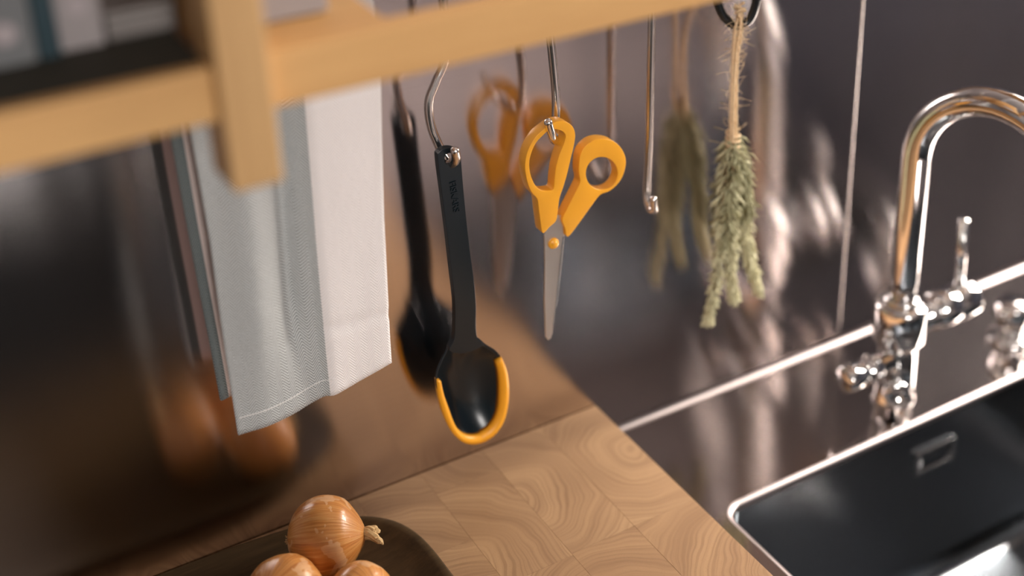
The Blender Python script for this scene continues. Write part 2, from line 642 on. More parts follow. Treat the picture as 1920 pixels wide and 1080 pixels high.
# ================================================================== WOODEN WORKTOP (end-grain blocks)
XW0, YW0, TH = -0.95, -0.62, 0.0425
wt = thing('wooden_worktop', 'end-grain oak butcher block worktop beside the steel sink', 'worktop', (-0.475, -0.31, -TH))
put('core', box_me((XW0 + .001, YW0 + .001, -TH), (-0.0006, -0.0016, -0.006)), M['core'], wt)
cache = {}


def block_mesh(w, d):
    k = (round(w, 3), round(d, 3))
    if k not in cache:
        bm = bmesh.new()
        bmesh.ops.create_cube(bm, size=1)
        for v in bm.verts:
            v.co = Vector((v.co.x * (k[0] - 0.00004), v.co.y * (k[1] - 0.00004), v.co.z * 0.0058 - 0.0029))
        top = [e for e in bm.edges if all(v.co.z > -0.001 for v in e.verts)]
        bmesh.ops.bevel(bm, geom=top, offset=0.0002, segments=1, affect='EDGES')
        me = bm_mesh(bm, 'block')
        me.materials.append(M['block'])
        cache[k] = me
    return cache[k]


x = 0.0
rb = random.Random(21)
while x > XW0 + 0.02:
    w = min(rb.choice((0.042, 0.062, 0.074, 0.088, 0.100)), x - XW0)
    y = -0.001
    first = True
    while y > YW0 + 0.004:
        d = rb.choice((0.07, 0.10, 0.13, 0.16, 0.19))
        if first:
            d *= rb.choice((0.45, 0.7, 1))
            first = False
        d = round(min(d, y - YW0), 3)
        if y - d - YW0 < 0.03:
            d = y - YW0
        ob = bpy.data.objects.new('block', block_mesh(w, d))
        COL.objects.link(ob)
        ob.parent = wt
        ob.location = Vector((x - w / 2, y - d / 2, 0)) - wt.location
        y -= d
    x -= w


def base_cabinet(x0, x1, top, label, n):
    t = thing('base_cabinet', label, 'cabinet', ((x0 + x1) / 2, -0.3, FL))
    # carcass as panels so that the sink basin can hang inside it
    for lo, hi in (((x0, -.58, FL + .1), (x0 + .016, -.002, top)), ((x1 - .016, -.58, FL + .1), (x1, -.002, top)), ((x0 + .016, -.58, FL + .1), (x1 - .016, -.002, FL + .116)), ((x0 + .016, -.018, FL + .116), (x1 - .016, -.002, top))):
        put('carcass_panel', box_me(lo, hi), M['cabinet'], t)
    put('plinth', box_me((x0, -.54, FL), (x1, -.02, FL + .1)), M['cabinet'], t)
    wd = (x1 - x0) / n
    for i in range(n):
        d = put('door', box_me((x0 + i * wd + .0015, -.6, FL + .104), (x0 + (i + 1) * wd - .0015, -.5805, top - .004), .0015), M['cabinet'], t)
        put('handle', box_me((x0 + (i + .5) * wd - .06, -.616, top - .07), (x0 + (i + .5) * wd + .06, -.6, top - .055), .003), M['hook_steel'], d)


base_cabinet(-0.95, -0.003, -0.0425, 'dark base cabinet under the wooden worktop', 2)
base_cabinet(0.003, 1.55, ST - 0.003, 'dark base cabinet under the steel sink top', 3)

# ================================================================== STEEL SINK TOP
sk = thing('steel_sink_top', 'brushed stainless steel worktop with a square-cornered sink basin let into it', 'sink', (0.775, -0.31, ST - 0.003))
SX0, SX1, SY0, SY1, RC = 0.045, 0.56, -0.55, -0.1515, 0.016


def rrect(x0, x1, y0, y1, r, n=9):
    out = []
    for cx, cy, a0 in ((x1 - r, y1 - r, 0), (x0 + r, y1 - r, 90), (x0 + r, y0 + r, 180), (x1 - r, y0 + r, 270)):
        for k in range(n):
            a = R(a0 + 90 * k / (n - 1))
            out.append((cx + r * math.cos(a), cy + r * math.sin(a)))
    return out


def loft(loops, cap_last=True, uv=False):
    bm = bmesh.new()
    rows = [[bm.verts.new(p) for p in lp] for lp in loops]
    n = len(rows[0])
    for a, b in zip(rows, rows[1:]):
        for k in range(n):
            f = (a[k], a[(k + 1) % n], b[(k + 1) % n], b[k])
            try:
                bm.faces.new(f)
            except ValueError:
                pass
    if cap_last:
        bm.faces.new(rows[-1])
    bmesh.ops.remove_doubles(bm, verts=bm.verts[:], dist=1e-6)
    return bm_mesh(bm)


FI = 0.0065
inner = rrect(SX0 - FI, SX1 + FI, SY0 - FI, SY1 + FI, RC + FI)
OX0, OX1, OY0, OY1 = 0.0, 1.55, -0.62, -0.006
outer = []
for q, (cx, cy) in enumerate(((OX1, OY1), (OX0, OY1), (OX0, OY0), (OX1, OY0))):
    for k in range(9):
        px_, py_ = inner[q * 9 + k]
        if k == 4:
            outer.append((cx, cy))
        elif (k < 4) == (q % 2 == 0):
            outer.append((cx, py_))
        else:
            outer.append((px_, cy))
plate = loft([[(a, b, ST - .003) for a, b in outer], [(a, b, ST) for a, b in outer], [(a, b, ST) for a, b in inner]], False)
put('top_plate', plate, M['top_steel'], sk)
loops = []
for a in (0, 15, 30, 45, 60, 75, 90):
    g = FI * (1 - math.sin(R(a)))
    loops.append([(px_, py_, ST - FI * (1 - math.cos(R(a)))) for px_, py_ in rrect(SX0 - g, SX1 + g, SY0 - g, SY1 + g, RC + g)])
put('rim', loft(loops, False), M['rim_steel'], sk, True)
loops = []
for g, z in ((0, ST - FI), (0.0, ST - 0.05), (0.001, ST - 0.185), (0.003, ST - 0.198), (0.010, ST - 0.208), (0.022, ST - 0.212)):
    loops.append([(px_, py_, z) for px_, py_ in rrect(SX0 + g, SX1 - g, SY0 + g, SY1 - g, RC + g * 0.5)])
put('basin', loft(loops, True), M['basin_steel'], sk, True)
# cove where the worktop turns up into the wall
bm = bmesh.new()
prof = [(-0.0065 + 0.0062 * math.sin(R(a)), ST + 0.0062 * (1 - math.cos(R(a)))) for a in (0, 15, 30, 45, 60, 75, 90)]
ra = [bm.verts.new((0.0, p, z)) for p, z in prof]
rc = [bm.verts.new((1.55, p, z)) for p, z in prof]
for k in range(len(prof) - 1):
    bm.faces.new((ra[k], rc[k], rc[k + 1], ra[k + 1]))
put('upstand_cove', bm_mesh(bm), M['rim_steel'], sk, True)
# overflow plate on the rear side of the basin
ox0, ox1, oz0, oz1, oy = 0.2765, 0.3310, -0.1035, -0.0745, SY1 - 0.0008


def frame_ring(x0, x1, z0, z1, r, wd, y0, y1, bev):
    return plate_me(rrect(x0, x1, z0, z1, r, 4), [rrect(x0 + wd, x1 - wd, z0 + wd, z1 - wd, max(r - wd, 0.0012), 4)], y0, y1, bev, 2)


ov = put('overflow_frame', frame_ring(ox0, ox1, oz0, oz1, 0.003, 0.0055, oy, oy - 0.0034, 0.0012), M['chrome'], sk)
put('overflow_cover', box_me((ox0 + .009, oy - .0020, oz0 + .0085), (ox1 - .009, oy, oz1 - .0085), .0006), M['basin_steel'], sk)
bm = bmesh.new()
lathe_into(bm, [(0, 0), (0.02, 0.001), (0.038, 0.001), (0.045, 0.0035), (0.047, 0.001), (0.047, 0.0)], (0.30, -0.35, ST - 0.2118), seg=28)
put('drain', bm_mesh(bm), M['chrome'], sk, True)

# ================================================================== FAUCET
BX, BY = 0.288, -0.105
fc = thing('kitchen_faucet', 'chrome gooseneck kitchen faucet with a side lever and shut-off knob', 'faucet', (BX, BY, ST))
put('base_body', lathe_me([(0, 0), (0.0215, 0), (0.0215, 0.002), (0.0195, 0.004), (0.0195, 0.062), (0.0205, 0.066), (0.0255, 0.072), (0.0255, 0.108), (0.0245, 0.1105), (0.0185, 0.112), (0.0175, 0.1125), (0, 0.1125)], (BX, BY, ST), seg=40), M['chrome'], fc, True)
pts = [(BX, BY, 0.068), (BX, BY, 0.10), (BX, BY, 0.15), (BX, BY, 0.20)]
th, RA, Z0 = R(-75), 0.075, 0.230
for i in range(0, 25):
    a = math.pi * i / 24
    s = RA * (1 - math.cos(a))
    pts.append((BX + s * math.cos(th), BY + s * math.sin(th), Z0 + RA * math.sin(a)))
ex, ey = BX + 2 * RA * math.cos(th), BY + 2 * RA * math.sin(th)
pts += [(ex, ey, 0.20), (ex, ey, 0.175)]
put('spout', tube_me(pts, 0.0138, 28, False), M['chrome'], fc, True)
put('aerator', lathe_me([(0, 0), (0.0125, 0), (0.0152, 0.002), (0.0152, 0.016), (0.0135, 0.018), (0, 0.018)], (ex, ey, 0.160), seg=28), M['chrome'], fc, True)
put('spout_ring', lathe_me([(0.0138, 0), (0.0175, 0), (0.0180, 0.002), (0.0175, 0.005), (0.0138, 0.006)], (BX, BY, 0.0730), seg=36), M['chrome'], fc, True)
VZ = 0.046
put('mixer_valve', lathe_me([(0.0, 0.012), (0.0165, 0.012), (0.0165, 0.040), (0.0175, 0.042), (0.0195, 0.043), (0.0195, 0.066), (0.0185, 0.068), (0.0185, 0.0695), (0.0195, 0.071), (0.0195, 0.093), (0.0185, 0.096), (0, 0.0965)], (BX, BY, VZ), Vector((1, 0, 0)), 36), M['chrome'], fc, True)
put('lever', tube_me([(BX + 0.078, BY, VZ + 0.012), (BX + 0.076, BY, VZ + 0.05), (BX + 0.074, BY, VZ + 0.096)], 0.0052, 16, False), M['chrome'], fc, True)
kz = 0.012
kn = put('shut_off_knob', lathe_me([(0, 0.012), (0.009, 0.012), (0.009, 0.030), (0.0125, 0.032), (0.0135, 0.036), (0.0135, 0.046), (0.0115, 0.048), (0.0115, 0.051), (0.0140, 0.053), (0.0140, 0.072), (0.0130, 0.075), (0, 0.0755)], (BX, BY - 0.006, kz), Vector((-1, 0, 0)), 30), M['chrome'], fc, True)
for a in range(0, 360, 60):
    p = Vector((BX - 0.041, BY - 0.006 + 0.0128 * math.cos(R(a)), kz + 0.0128 * math.sin(R(a))))
    bm = bmesh.new()
    bmesh.ops.create_uvsphere(bm, u_segments=10, v_segments=7, radius=0.0032)
    bmesh.ops.translate(bm, vec=p, verts=bm.verts[:])
    put('knob_rib', bm_mesh(bm), M['chrome'], kn, True)
put('lower_valve_cap', lathe_me([(0, 0.0), (0.012, 0.0), (0.012, 0.020), (0.0135, 0.022), (0.0135, 0.030), (0.0120, 0.0325), (0.006, 0.0325), (0.005, 0.031), (0, 0.031)], (BX - 0.010, BY, -0.012), Vector((-0.45, -1, 0)), 28), M['chrome'], fc, True)

kb = thing('drain_knob', 'small chrome drain control knob standing right of the faucet', 'knob', (0.462, -0.097, ST))
put('flange', lathe_me([(0, 0), (0.0235, 0), (0.0235, 0.004), (0.0220, 0.006), (0.016, 0.008), (0, 0.008)], (0.462, -0.097, ST), seg=36), M['chrome'], kb, True)
put('grip', lathe_me([(0.0, 0.008), (0.0145, 0.008), (0.0145, 0.018), (0.0165, 0.022), (0.0185, 0.030), (0.0185, 0.044), (0.0165, 0.047), (0, 0.048)], (0.462, -0.097, ST), seg=36, shape=lambda a: 1 + 0.03 * math.cos(8 * a)), M['chrome'], kb, True)

# ================================================================== HOOK RAIL AND HOOKS
RY, RZ = -0.040, 0.500
hr = thing('hook_rail', 'thin steel rail under the shelf that carries the hooks and towel', 'rail', (0, RY, RZ))
put('bar', tube_me([(-0.75, RY, RZ), (0.75, RY, RZ)], 0.0050, 14), M['hook_steel'], hr, True)
for hx in (-0.62, 0.02 - 0.03, 0.62):
    put('bracket', tube_me([(hx, RY, RZ), (hx, -0.001, RZ)], 0.0045, 12, False), M['hook_steel'], hr, True)


def hook(name, label, pix, mat, rad=0.0037, start=None, group=None):
    """pix: (x, y, Y) points down the shank and round the J; the top loops over the rail"""
    P = [at(*p) for p in pix]
    x0 = P[0].x if start is None else start
    top = [(x0, RY - 0.0105, RZ - 0.006), (x0, RY - 0.0095, RZ + 0.004), (x0, RY, RZ + 0.0092), (x0, RY + 0.0095, RZ + 0.003), (x0, P[0].y, RZ - 0.03)]
    o = put(name, tube_me(spline(top + P, 7), rad, 14), mat, None, True)
    tag(o, label, 'hook', group)
    return o


HG = 'hooks hanging from the rail'
hook('rail_hook', 'bent steel hook through the end of the black spoon handle',
     [(836, 95, -.029), (818, 150, -.029), (804, 190, -.029), (808, 235, -.029), (824, 276, -.030), (838, 304, -.036), (850, 306, -.044), (855, 296, -.050), (853, 283, -.054)], M['hook_steel'], 0.0036, None, HG)
hook('rail_hook', 'straight steel hook holding the orange scissors',
     [(1030, 45, -.028), (1036, 110, -.028), (1042, 180, -.028), (1042, 225, -.029), (1044, 252, -.034), (1041, 263, -.040), (1036, 258, -.047), (1033, 248, -.050), (1028, 230, -.052)], M['hook_steel'], 0.0036, None, HG)
hook('rail_hook', 'long empty steel hook between the scissors and the herb bunch',
     [(1222, 0, -.030), (1220, 120, -.030), (1217, 250, -.030), (1213, 340, -.030), (1213, 372, -.032), (1218, 391, -.038), (1226, 394, -.045), (1226, 384, -.049), (1225, 374, -.051)], M['hook_steel'], 0.0034, None, HG)
hook('black_hook', 'glossy black round hook carrying the dried herb bunch',
     [(1332, -75, -.031), (1338, -35, -.032), (1343, -5, -.033), (1355, 28, -.035), (1380, 48, -.037), (1404, 38, -.040), (1417, 8, -.043), (1422, -30, -.045), (1420, -60, -.046)], M['black'], 0.0040, None, HG)

# ================================================================== SPOON
SY = -0.041
sp_root = at(885, 832, SY)
spn = thing('serving_spoon', 'dark navy nylon serving spoon with an orange rim hanging on a hook', 'spoon', sp_root)
hand = [(818, 296), (820, 284), (830, 277), (843, 275), (856, 279), (861, 290), (866, 350), (872, 410), (879, 470), (886, 520), (890, 570), (890, 610), (893, 632), (904, 645), (868, 660), (840, 655), (849, 634), (851, 600), (850, 560), (843, 500), (835, 430), (826, 360)]
hole = [(831, 298), (833, 289), (840, 285), (847, 288), (850, 297), (846, 305), (838, 307), (833, 304)]
put('handle', plate_me(loop_s(xz(hand, SY), 3), [loop_s(xz(hole, SY), 3)], SY - 0.0025, SY + 0.0035, 0.0012, 2), M['navy'], spn)
# bowl: dished surface, opening toward the room
rim_px = [(868, 640), (893, 633), (912, 647), (932, 660), (944, 680), (951, 715), (951, 750), (945, 780), (930, 808), (910, 825), (885, 831), (865, 826), (848, 808), (833, 775), (822, 740), (818, 710), (823, 688), (836, 662), (848, 640)]
rim = loop_s(xz(rim_px, SY), 4)
cen = at(884, 742, SY)


def spoon_bowl():
    bm = bmesh.new()
    rows = []
    for side in (0, 1):
        for i, s in enumerate([1.0, 0.93, 0.85, 0.74, 0.6, 0.45, 0.3, 0.15]):
            dep = 0.020 * (1 - s ** 2.4) + (0.0022 if side else 0)
            k = s * (1.0 if not side else 1.0)
            rows.append((side, i, [bm.verts.new((cen.x + (p[0] - cen.x) * k, SY + dep, cen.z + (p[1] - cen.z) * k)) for p in rim]))
    n = len(rim)
    fr = [r[2] for r in rows if r[0] == 0]
    bk = [r[2] for r in rows if r[0] == 1]
    for rr in (fr, bk):
        for a, b in zip(rr, rr[1:]):
            for k in range(n):
                bm.faces.new((a[k], a[(k + 1) % n], b[(k + 1) % n], b[k]))
        c = bm.verts.new((cen.x, rr[-1][0].co.y + 0.0004, cen.z))
        for k in range(n):
            bm.faces.new((rr[-1][k], rr[-1][(k + 1) % n], c))
    for k in range(n):
        bm.faces.new((fr[0][k], fr[0][(k + 1) % n], bk[0][(k + 1) % n], bk[0][k]))
    return bm_mesh(bm)


put('bowl', spoon_bowl(), M['navy'], spn, True)
edge_px = [(938, 671), (947, 695), (951, 725), (949, 760), (941, 790), (925, 813), (905, 826), (885, 830), (866, 825), (849, 808), (834, 776), (824, 742), (820, 712)]
cl = spline([at(x_, y_, SY) for x_, y_ in edge_px], 6)
bm = bmesh.new()
sec = []
for i, p in enumerate(cl):
    inw = Vector((cen.x - p.x, 0, cen.z - p.z)).normalized()
    f = i / (len(cl) - 1)
    wd = 0.0052 + 0.0022 * math.sin(math.pi * min(1, f * 1.25)) * (1 if f < 0.5 else 0.6)
    sec.append([p - inw * 0.0010 + Vector((0, -0.0016, 0)), p + inw * wd * 0.55 + Vector((0, -0.0018, 0)), p + inw * wd + Vector((0, 0.0012, 0)),
                p + inw * wd + Vector((0, 0.0075, 0)), p + inw * 0.001 + Vector((0, 0.0055, 0)), p - inw * 0.0014 + Vector((0, 0.0030, 0))])
rows = [[bm.verts.new(q) for q in s] for s in sec]
for a, b in zip(rows, rows[1:]):
    for k in range(6):
        bm.faces.new((a[k], a[(k + 1) % 6], b[(k + 1) % 6], b[k]))
bm.faces.new(rows[0])
bm.faces.new(rows[-1])
e = put('silicone_edge', bm_mesh(bm), M['orange_edge'], spn, True)
e['label'] = 'bright orange silicone edge round the spoon tip'
# embossed lettering down the handle
cu = bpy.data.curves.new('lettering', 'FONT')
cu.body = 'FISKARS'
cu.size = 0.0088
cu.extrude = 0.0008
cu.align_x = 'CENTER'
cu.align_y = 'CENTER'
tmp = bpy.data.objects.new('lettering_src', cu)
COL.objects.link(tmp)
bpy.context.view_layer.update()
me = bpy.data.meshes.new_from_object(tmp.evaluated_get(bpy.context.evaluated_depsgraph_get()))
bpy.data.objects.remove(tmp)
a0, a1 = at(845, 338, SY), at(853, 395, SY)
dz = (a1 - a0).normalized()
nx = Vector((0, -1, 0))
sc_ = (a1 - a0).length / max(v.co.x for v in me.vertices) / 2
me.transform(Matrix((tuple(dz), tuple(nx.cross(dz)), tuple(nx))).transposed().to_4x4() @ Matrix.Scale(sc_, 4))
me.transform(Matrix.Translation((a0 + a1) / 2 + Vector((0, -0.0027, 0))))
put('embossed_lettering', me, M['navy'], spn)

# ================================================================== SCISSORS
CY = -0.044


def z4(pts):
    return [(960 + a / 4.152, 200 + b / 4.152) for a, b in pts]


scs = thing('scissors', 'orange-handled steel scissors hanging on a hook with the handles open', 'scissors', at(1027, 636, CY))
hl_o = z4([(330, 97), (385, 98), (440, 130), (465, 190), (458, 270), (430, 390), (402, 510), (372, 610), (345, 690), (332, 780), (318, 868), (268, 915), (225, 962), (208, 950), (196, 870), (184, 780), (172, 700), (130, 650), (97, 575), (76, 460), (86, 365), (118, 280), (175, 198), (240, 145), (285, 115)])
hl_i = z4([(270, 160), (215, 205), (160, 265), (122, 350), (108, 430), (122, 520), (160, 598), (205, 632), (265, 634), (298, 618), (306, 540), (318, 450), (345, 350), (378, 270), (392, 215), (375, 180), (330, 160)])
hr_o = z4([(497, 440), (508, 360), (545, 295), (610, 248), (690, 235), (770, 255), (830, 312), (860, 385), (858, 455), (832, 535), (785, 600), (725, 645), (665, 668), (610, 735), (545, 825), (480, 915), (422, 988), (400, 985), (392, 930), (368, 862), (400, 788), (450, 690), (495, 600), (508, 560), (498, 500)])
hr_i = z4([(675 + 124 * math.cos(R(a)), 503 + 128 * math.sin(R(a))) for a in range(0, 360, 24)])
put('handle', plate_me(loop_s(xz(hl_o, CY), 3), [loop_s(xz(hl_i, CY), 3)], CY - 0.0055, CY + 0.0055, 0.0018, 3), M['orange'], scs, True)
put('handle', plate_me(loop_s(xz(hr_o, CY), 3), [loop_s(xz(hr_i, CY), 3)], CY - 0.0050, CY + 0.0055, 0.0018, 3), M['orange'], scs, True)
bl1 = [(1037, 400), (1050, 402), (1054, 422), (1055, 440), (1048, 505), (1041, 570), (1036, 612), (1031, 632), (1026, 636), (1021, 630), (1018, 560), (1019, 490), (1018, 440), (1026, 420)]
bl2 = [(1040, 402), (1056, 420), (1059, 440), (1053, 500), (1045, 568), (1038, 614), (1030, 616), (1026, 560), (1028, 490), (1030, 440)]
put('blade', plate_me(xz(bl1, CY), [], CY - 0.0022, CY - 0.0004, 0.0004, 1), M['blade'], scs)
put('blade', plate_me(xz(bl2, CY), [], CY - 0.0002, CY + 0.0016, 0.0004, 1), M['blade'], scs)
ge = [(1055, 440), (1048, 505), (1041, 570), (1036, 612), (1033, 624), (1033.5, 612), (1038.5, 570), (1045.5, 505), (1052.2, 441)]
g_ = put('ground_edge', plate_me(xz(ge, CY), [], CY - 0.0026, CY - 0.00205, 0, 1), M['seam'], scs)
pv = at(1035, 454, CY)
put('rivet', lathe_me([(0.0050, 0), (0.0050, 0.0012), (0.0042, 0.0024), (0.0026, 0.0026), (0.0024, 0.0032), (0.0015, 0.0036), (0, 0.0037)], (pv.x, CY - 0.0020, pv.z), Vector((0, -1, 0)), 24), M['orange'], scs, True)

# ================================================================== TOWEL
tw = thing('tea_towel', 'grey and white herringbone tea towel hung over the rail', 'towel', at(590, 760, -0.055))


def interp(tab, y):
    for (y0, a), (y1, b) in zip(tab, tab[1:]):
        if y <= y1:
            return a + (b - a) * (y - y0) / (y1 - y0)
    return tab[-1][1]


def towel_layer(lt, rt, bot_l, bot_r, yfun, nu=56, nv=70, top_z=RZ + 0.007, width=0.165, bulge=0.0, side=-1):
    """lt/rt: tables (z, x) of the left and right border; bottoms given as z"""
    bm = bmesh.new()
    uvl = bm.loops.layers.uv.new('UVMap')
    g = []
    for j in range(nv + 1):
        row = []
        for i in range(nu + 1):
            u = i / nu
            s = j / nv
            zb = bot_l + (bot_r - bot_l) * u + bulge * math.sin(math.pi * u)
            z = top_z + (zb - top_z) * s
            x0, x1 = interp(lt, -z), interp(rt, -z)
            x = x0 + (x1 - x0) * u
            yy = yfun(u, z)
            k = max(0.0, min(1.0, (z - (RZ - 0.045)) / 0.052))
            yy = yy * (1 - k * k) + RY * k * k
            row.append((bm.verts.new((x, yy, z)), (u * width, top_z - z)))
        g.append(row)
    for j in range(nv):
        for i in range(nu):
            q = (g[j][i], g[j][i + 1], g[j + 1][i + 1], g[j + 1][i])
            f = bm.faces.new([a[0] for a in q])
            for lp, a in zip(f.loops, q):
                lp[uvl].uv = a[1]
    me = bpy.data.meshes.new('layer')
    bm.to_mesh(me)
    bm.free()
    return me


def tab(pts, Y):
    out = sorted((-p.z, p.x) for p in (at(x_, y_, Y) for x_, y_ in pts))
    return [(-9, out[0][1])] + out + [(9, out[-1][1])]


TF = -0.055
lt = tab([(358, 255), (372, 330), (395, 460), (414, 600), (432, 720), (446, 812)], TF)
rt = tab([(707, 130), (709, 250), (713, 400), (720, 540), (724, 620), (727, 665)], TF)


def front_y(u, z):
    k = 1.0 if u < 0.5 else max(0.25, 1 - (u - 0.5) * 6)
    y = TF + k * (0.0016 * math.sin(u * 9 + z * 9) + 0.0008 * math.sin(u * 21 - z * 14))
    # soft valley running down the grey part, ending in a dimple
    d = math.exp(-((u - 0.43 - (z - 0.25) * 0.25) / 0.070) ** 2)
    w = 1 / (1 + math.exp(-(z - 0.215) / 0.012))
    y += 0.015 * d * w
    y -= 0.009 * math.exp(-((u - 0.20 - (z - 0.25) * 0.3) / 0.11) ** 2) * (0.5 + 0.5 * w)
    # folded edge where the white third lies over the grey
    y -= 0.0055 / (1 + math.exp(-(u - 0.585) / 0.010))
    # pressed crease across the white part
    y += 0.0022 * math.exp(-((z - 0.222 + 0.006 * u) / 0.0030) ** 2) * (1 if u > 0.6 else 0.25)
    return y


fl = put('front_layer', towel_layer(lt, rt, at(447, 815, TF).z, at(727, 672, TF).z, front_y, bulge=-0.004), M['towel_front'], tw, True)
sm = fl.modifiers.new('cloth thickness', 'SOLIDIFY')
sm.thickness = 0.0026
sm.offset = 0
# stitched hem along the bottom of the front layer
fme = fl.data
row0 = [(fme.vertices[70 * 57 + i].co, fme.vertices[67 * 57 + i].co) for i in range(57)]
bm = bmesh.new()
tube_into(bm, [fl.location + tw.location + b + Vector((0, -0.0016, 0)) for a, b in row0[1:36]], 0.00045, 5)
h = put('hem_stitch', bm_mesh(bm), M['white'], fl)
TB = -0.030
lt2 = tab([(318, 255), (345, 400), (372, 540), (392, 640), (410, 735)], TB)
rt2 = tab([(640, 120), (640, 720)], TB)


def back_y(u, z):
    return TB + 0.0025 * math.sin(u * 8 + z * 6) - 0.004 * math.exp(-(u / 0.08) ** 2)


bl = put('back_layer', towel_layer(lt2, rt2, at(412, 748, TB).z, at(640, 690, TB).z, back_y, nu=40, nv=50), M['towel_back_shaded'], tw, True)
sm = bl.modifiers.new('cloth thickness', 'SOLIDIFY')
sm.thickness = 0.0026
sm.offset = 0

# ================================================================== HERB BUNCH
HY = -0.040
hb = thing('rosemary_bunch', 'dried rosemary bunch tied with fuzzy jute twine on the black hook', 'herb bunch', at(1325, 625, HY))
rh = random.Random(5)


def needle_into(bm, p, d, ln, wd):
    """a bent, pointed, three-sided needle"""
    d = d.normalized()
    s = d.cross(Vector((rh.uniform(-1, 1), rh.uniform(-1, 1), rh.uniform(-1, 1)))).normalized()
    bend = s * ln * rh.uniform(-0.22, 0.22)
    mid = p + d * ln * 0.55 + bend
    tip = p + d * ln + bend * 0.3
    t = s.cross(d)
    rings = []
    for q, w in ((p, wd * 0.6), (mid, wd)):
        rings.append([bm.verts.new(q + (s * math.cos(a) + t * math.sin(a)) * w) for a in (0, 2.09, 4.19)])
    tv = bm.verts.new(tip)
    for k in range(3):
        bm.faces.new((rings[0][k], rings[0][(k + 1) % 3], rings[1][(k + 1) % 3], rings[1][k]))
        bm.faces.new((rings[1][k], rings[1][(k + 1) % 3], tv))


def sprig(path, n, ln, lend, spread, pale, tipcluster=True):
    P = [at(x_, y_, Y_) for x_, y_, Y_ in path]
    cv = spline(P, 10)
    bm = bmesh.new()
    tube_into(bm, cv, [0.0014 * (1 - 0.6 * i / len(cv)) for i in range(len(cv))], 6)
    stem = put('sprig', bm_mesh(bm), M['stem'], hb, True)
    bm = bmesh.new()
    m = len(cv)
    for k in range(n):
        f = rh.uniform(0.06, 1.0) ** 0.85
        i = min(m - 2, int(f * (m - 1)))
        t = (cv[i + 1] - cv[i]).normalized()
        rad = Vector((rh.gauss(0, 1), rh.gauss(0, 1), rh.gauss(0, 1)))
        rad = (rad - t * rad.dot(t)).normalized()
        a = R(rh.uniform(*spread))
        l_ = (ln + (lend - ln) * f) * rh.uniform(0.7, 1.3)
        needle_into(bm, cv[i] + rad * 0.001, t * math.cos(a) + rad * math.sin(a), l_, rh.uniform(0.0008, 0.0014))
    nd = put('needles', bm_mesh(bm), M['needle_pale'] if pale else M['needle'], stem)
    nd['kind'] = 'stuff'
    if tipcluster:   # fat young tip of short leaves
        bm = bmesh.new()
        for k in range(int(n * 1.1)):
            f = rh.uniform(0.52, 1.0)
            i = min(m - 2, int(f * (m - 1)))
            t = (cv[i + 1] - cv[i]).normalized()
            rad = Vector((rh.gauss(0, 1), rh.gauss(0, 1), rh.gauss(0, 1)))
            rad = (rad - t * rad.dot(t)).normalized()
            a = R(rh.uniform(15, 60))
            needle_into(bm, cv[i] + rad * 0.0022, t * math.cos(a) + rad * math.sin(a), rh.uniform(0.005, 0.009), rh.uniform(0.0010, 0.0016))
        td = put('leaf_tip', bm_mesh(bm), M['needle_pale'], stem)
        td['kind'] = 'stuff'


sprig([(1371, 235, HY), (1362, 320, HY - .004), (1352, 410, HY - .006), (1347, 500, HY - .006), (1326, 612, HY - .006)], 230, 0.016, 0.007, (18, 60), True)
sprig([(1375, 235, HY), (1378, 340, HY - .008), (1374, 440, HY - .008), (1369, 510, HY - .006), (1377, 566, HY - .004)], 230, 0.015, 0.007, (18, 55), True)
sprig([(1380, 235, HY), (1394, 330, HY), (1398, 420, HY + .002), (1407, 490, HY), (1423, 550, HY)], 230, 0.015, 0.007, (18, 55), True)
sprig([(1373, 240, HY), (1362, 310, HY + .004), (1353, 370, HY + .006), (1346, 440, HY + .006)], 210, 0.017, 0.013, (15, 55), False, False)
sprig([(1381, 240, HY), (1391, 310, HY - .006), (1399, 360, HY - .008), (1404, 405, HY - .008)], 210, 0.016, 0.012, (15, 50), False, False)
sprig([(1376, 240, HY), (1374, 320, HY - .011), (1370, 390, HY - .013), (1362, 465, HY - .012)], 230, 0.016, 0.012, (15, 50), False, False)
sprig([(1378, 240, HY), (1386, 320, HY + .008), (1386, 400, HY + .01), (1391, 455, HY + .01)], 190, 0.015, 0.011, (15, 50), False, False)
# twine: a doubled loop over the hook, wrapped round the stems, with stray fibres
strands = [
    [(1369, 262, HY - .004), (1371, 180, HY - .004), (1374, 100, HY - .004), (1377, 62, HY - .006), (1382, 40, HY - .0035), (1388, 28, HY + .006)],
    [(1374, 262, HY - .007), (1376, 170, HY - .005), (1380, 100, HY - .006), (1386, 62, HY - .007), (1389, 42, HY - .006), (1386, 24, HY)],
    [(1380, 262, HY - .004), (1381, 180, HY - .003), (1383, 110, HY), (1390, 66, HY + .004), (1392, 45, HY + .006), (1388, 24, HY + .004)],
    [(1377, 260, HY + .002), (1377, 180, HY + .002), (1378, 110, HY + .003), (1380, 60, HY + .006), (1384, 36, HY + .006), (1390, 22, HY + .002)],
]
tws = []
for st_ in strands:
    cv = spline([at(*p) for p in st_], 10)
    tws.append(cv)
    o = put('twine_strand', tube_me(cv, [0.0013 + 0.0003 * math.sin(i * 1.7) for i in range(len(cv))], 7), M['twine'], hb, True)
c0 = at(1374.5, 258, HY - 0.001)
wrap = [c0 + Vector((0.0062 * math.cos(a * 0.5), 0.0058 * math.sin(a * 0.5), 0.007 - 0.00042 * a)) for a in range(0, 44)]
put('twine_wrap', tube_me(wrap, 0.0011, 6), M['twine'], hb, True)
k0 = at(1387, 24, HY)
kn_pts = [k0 + Vector((0.0036 * math.sin(a * 1.3), 0.003 * math.cos(a * 0.9), -0.004 + 0.011 * (a / 16) + 0.002 * math.sin(a * 2.1))) for a in range(17)]
put('twine_knot', tube_me(spline(kn_pts, 4), 0.0013, 7), M['twine'], hb, True)
bm = bmesh.new()
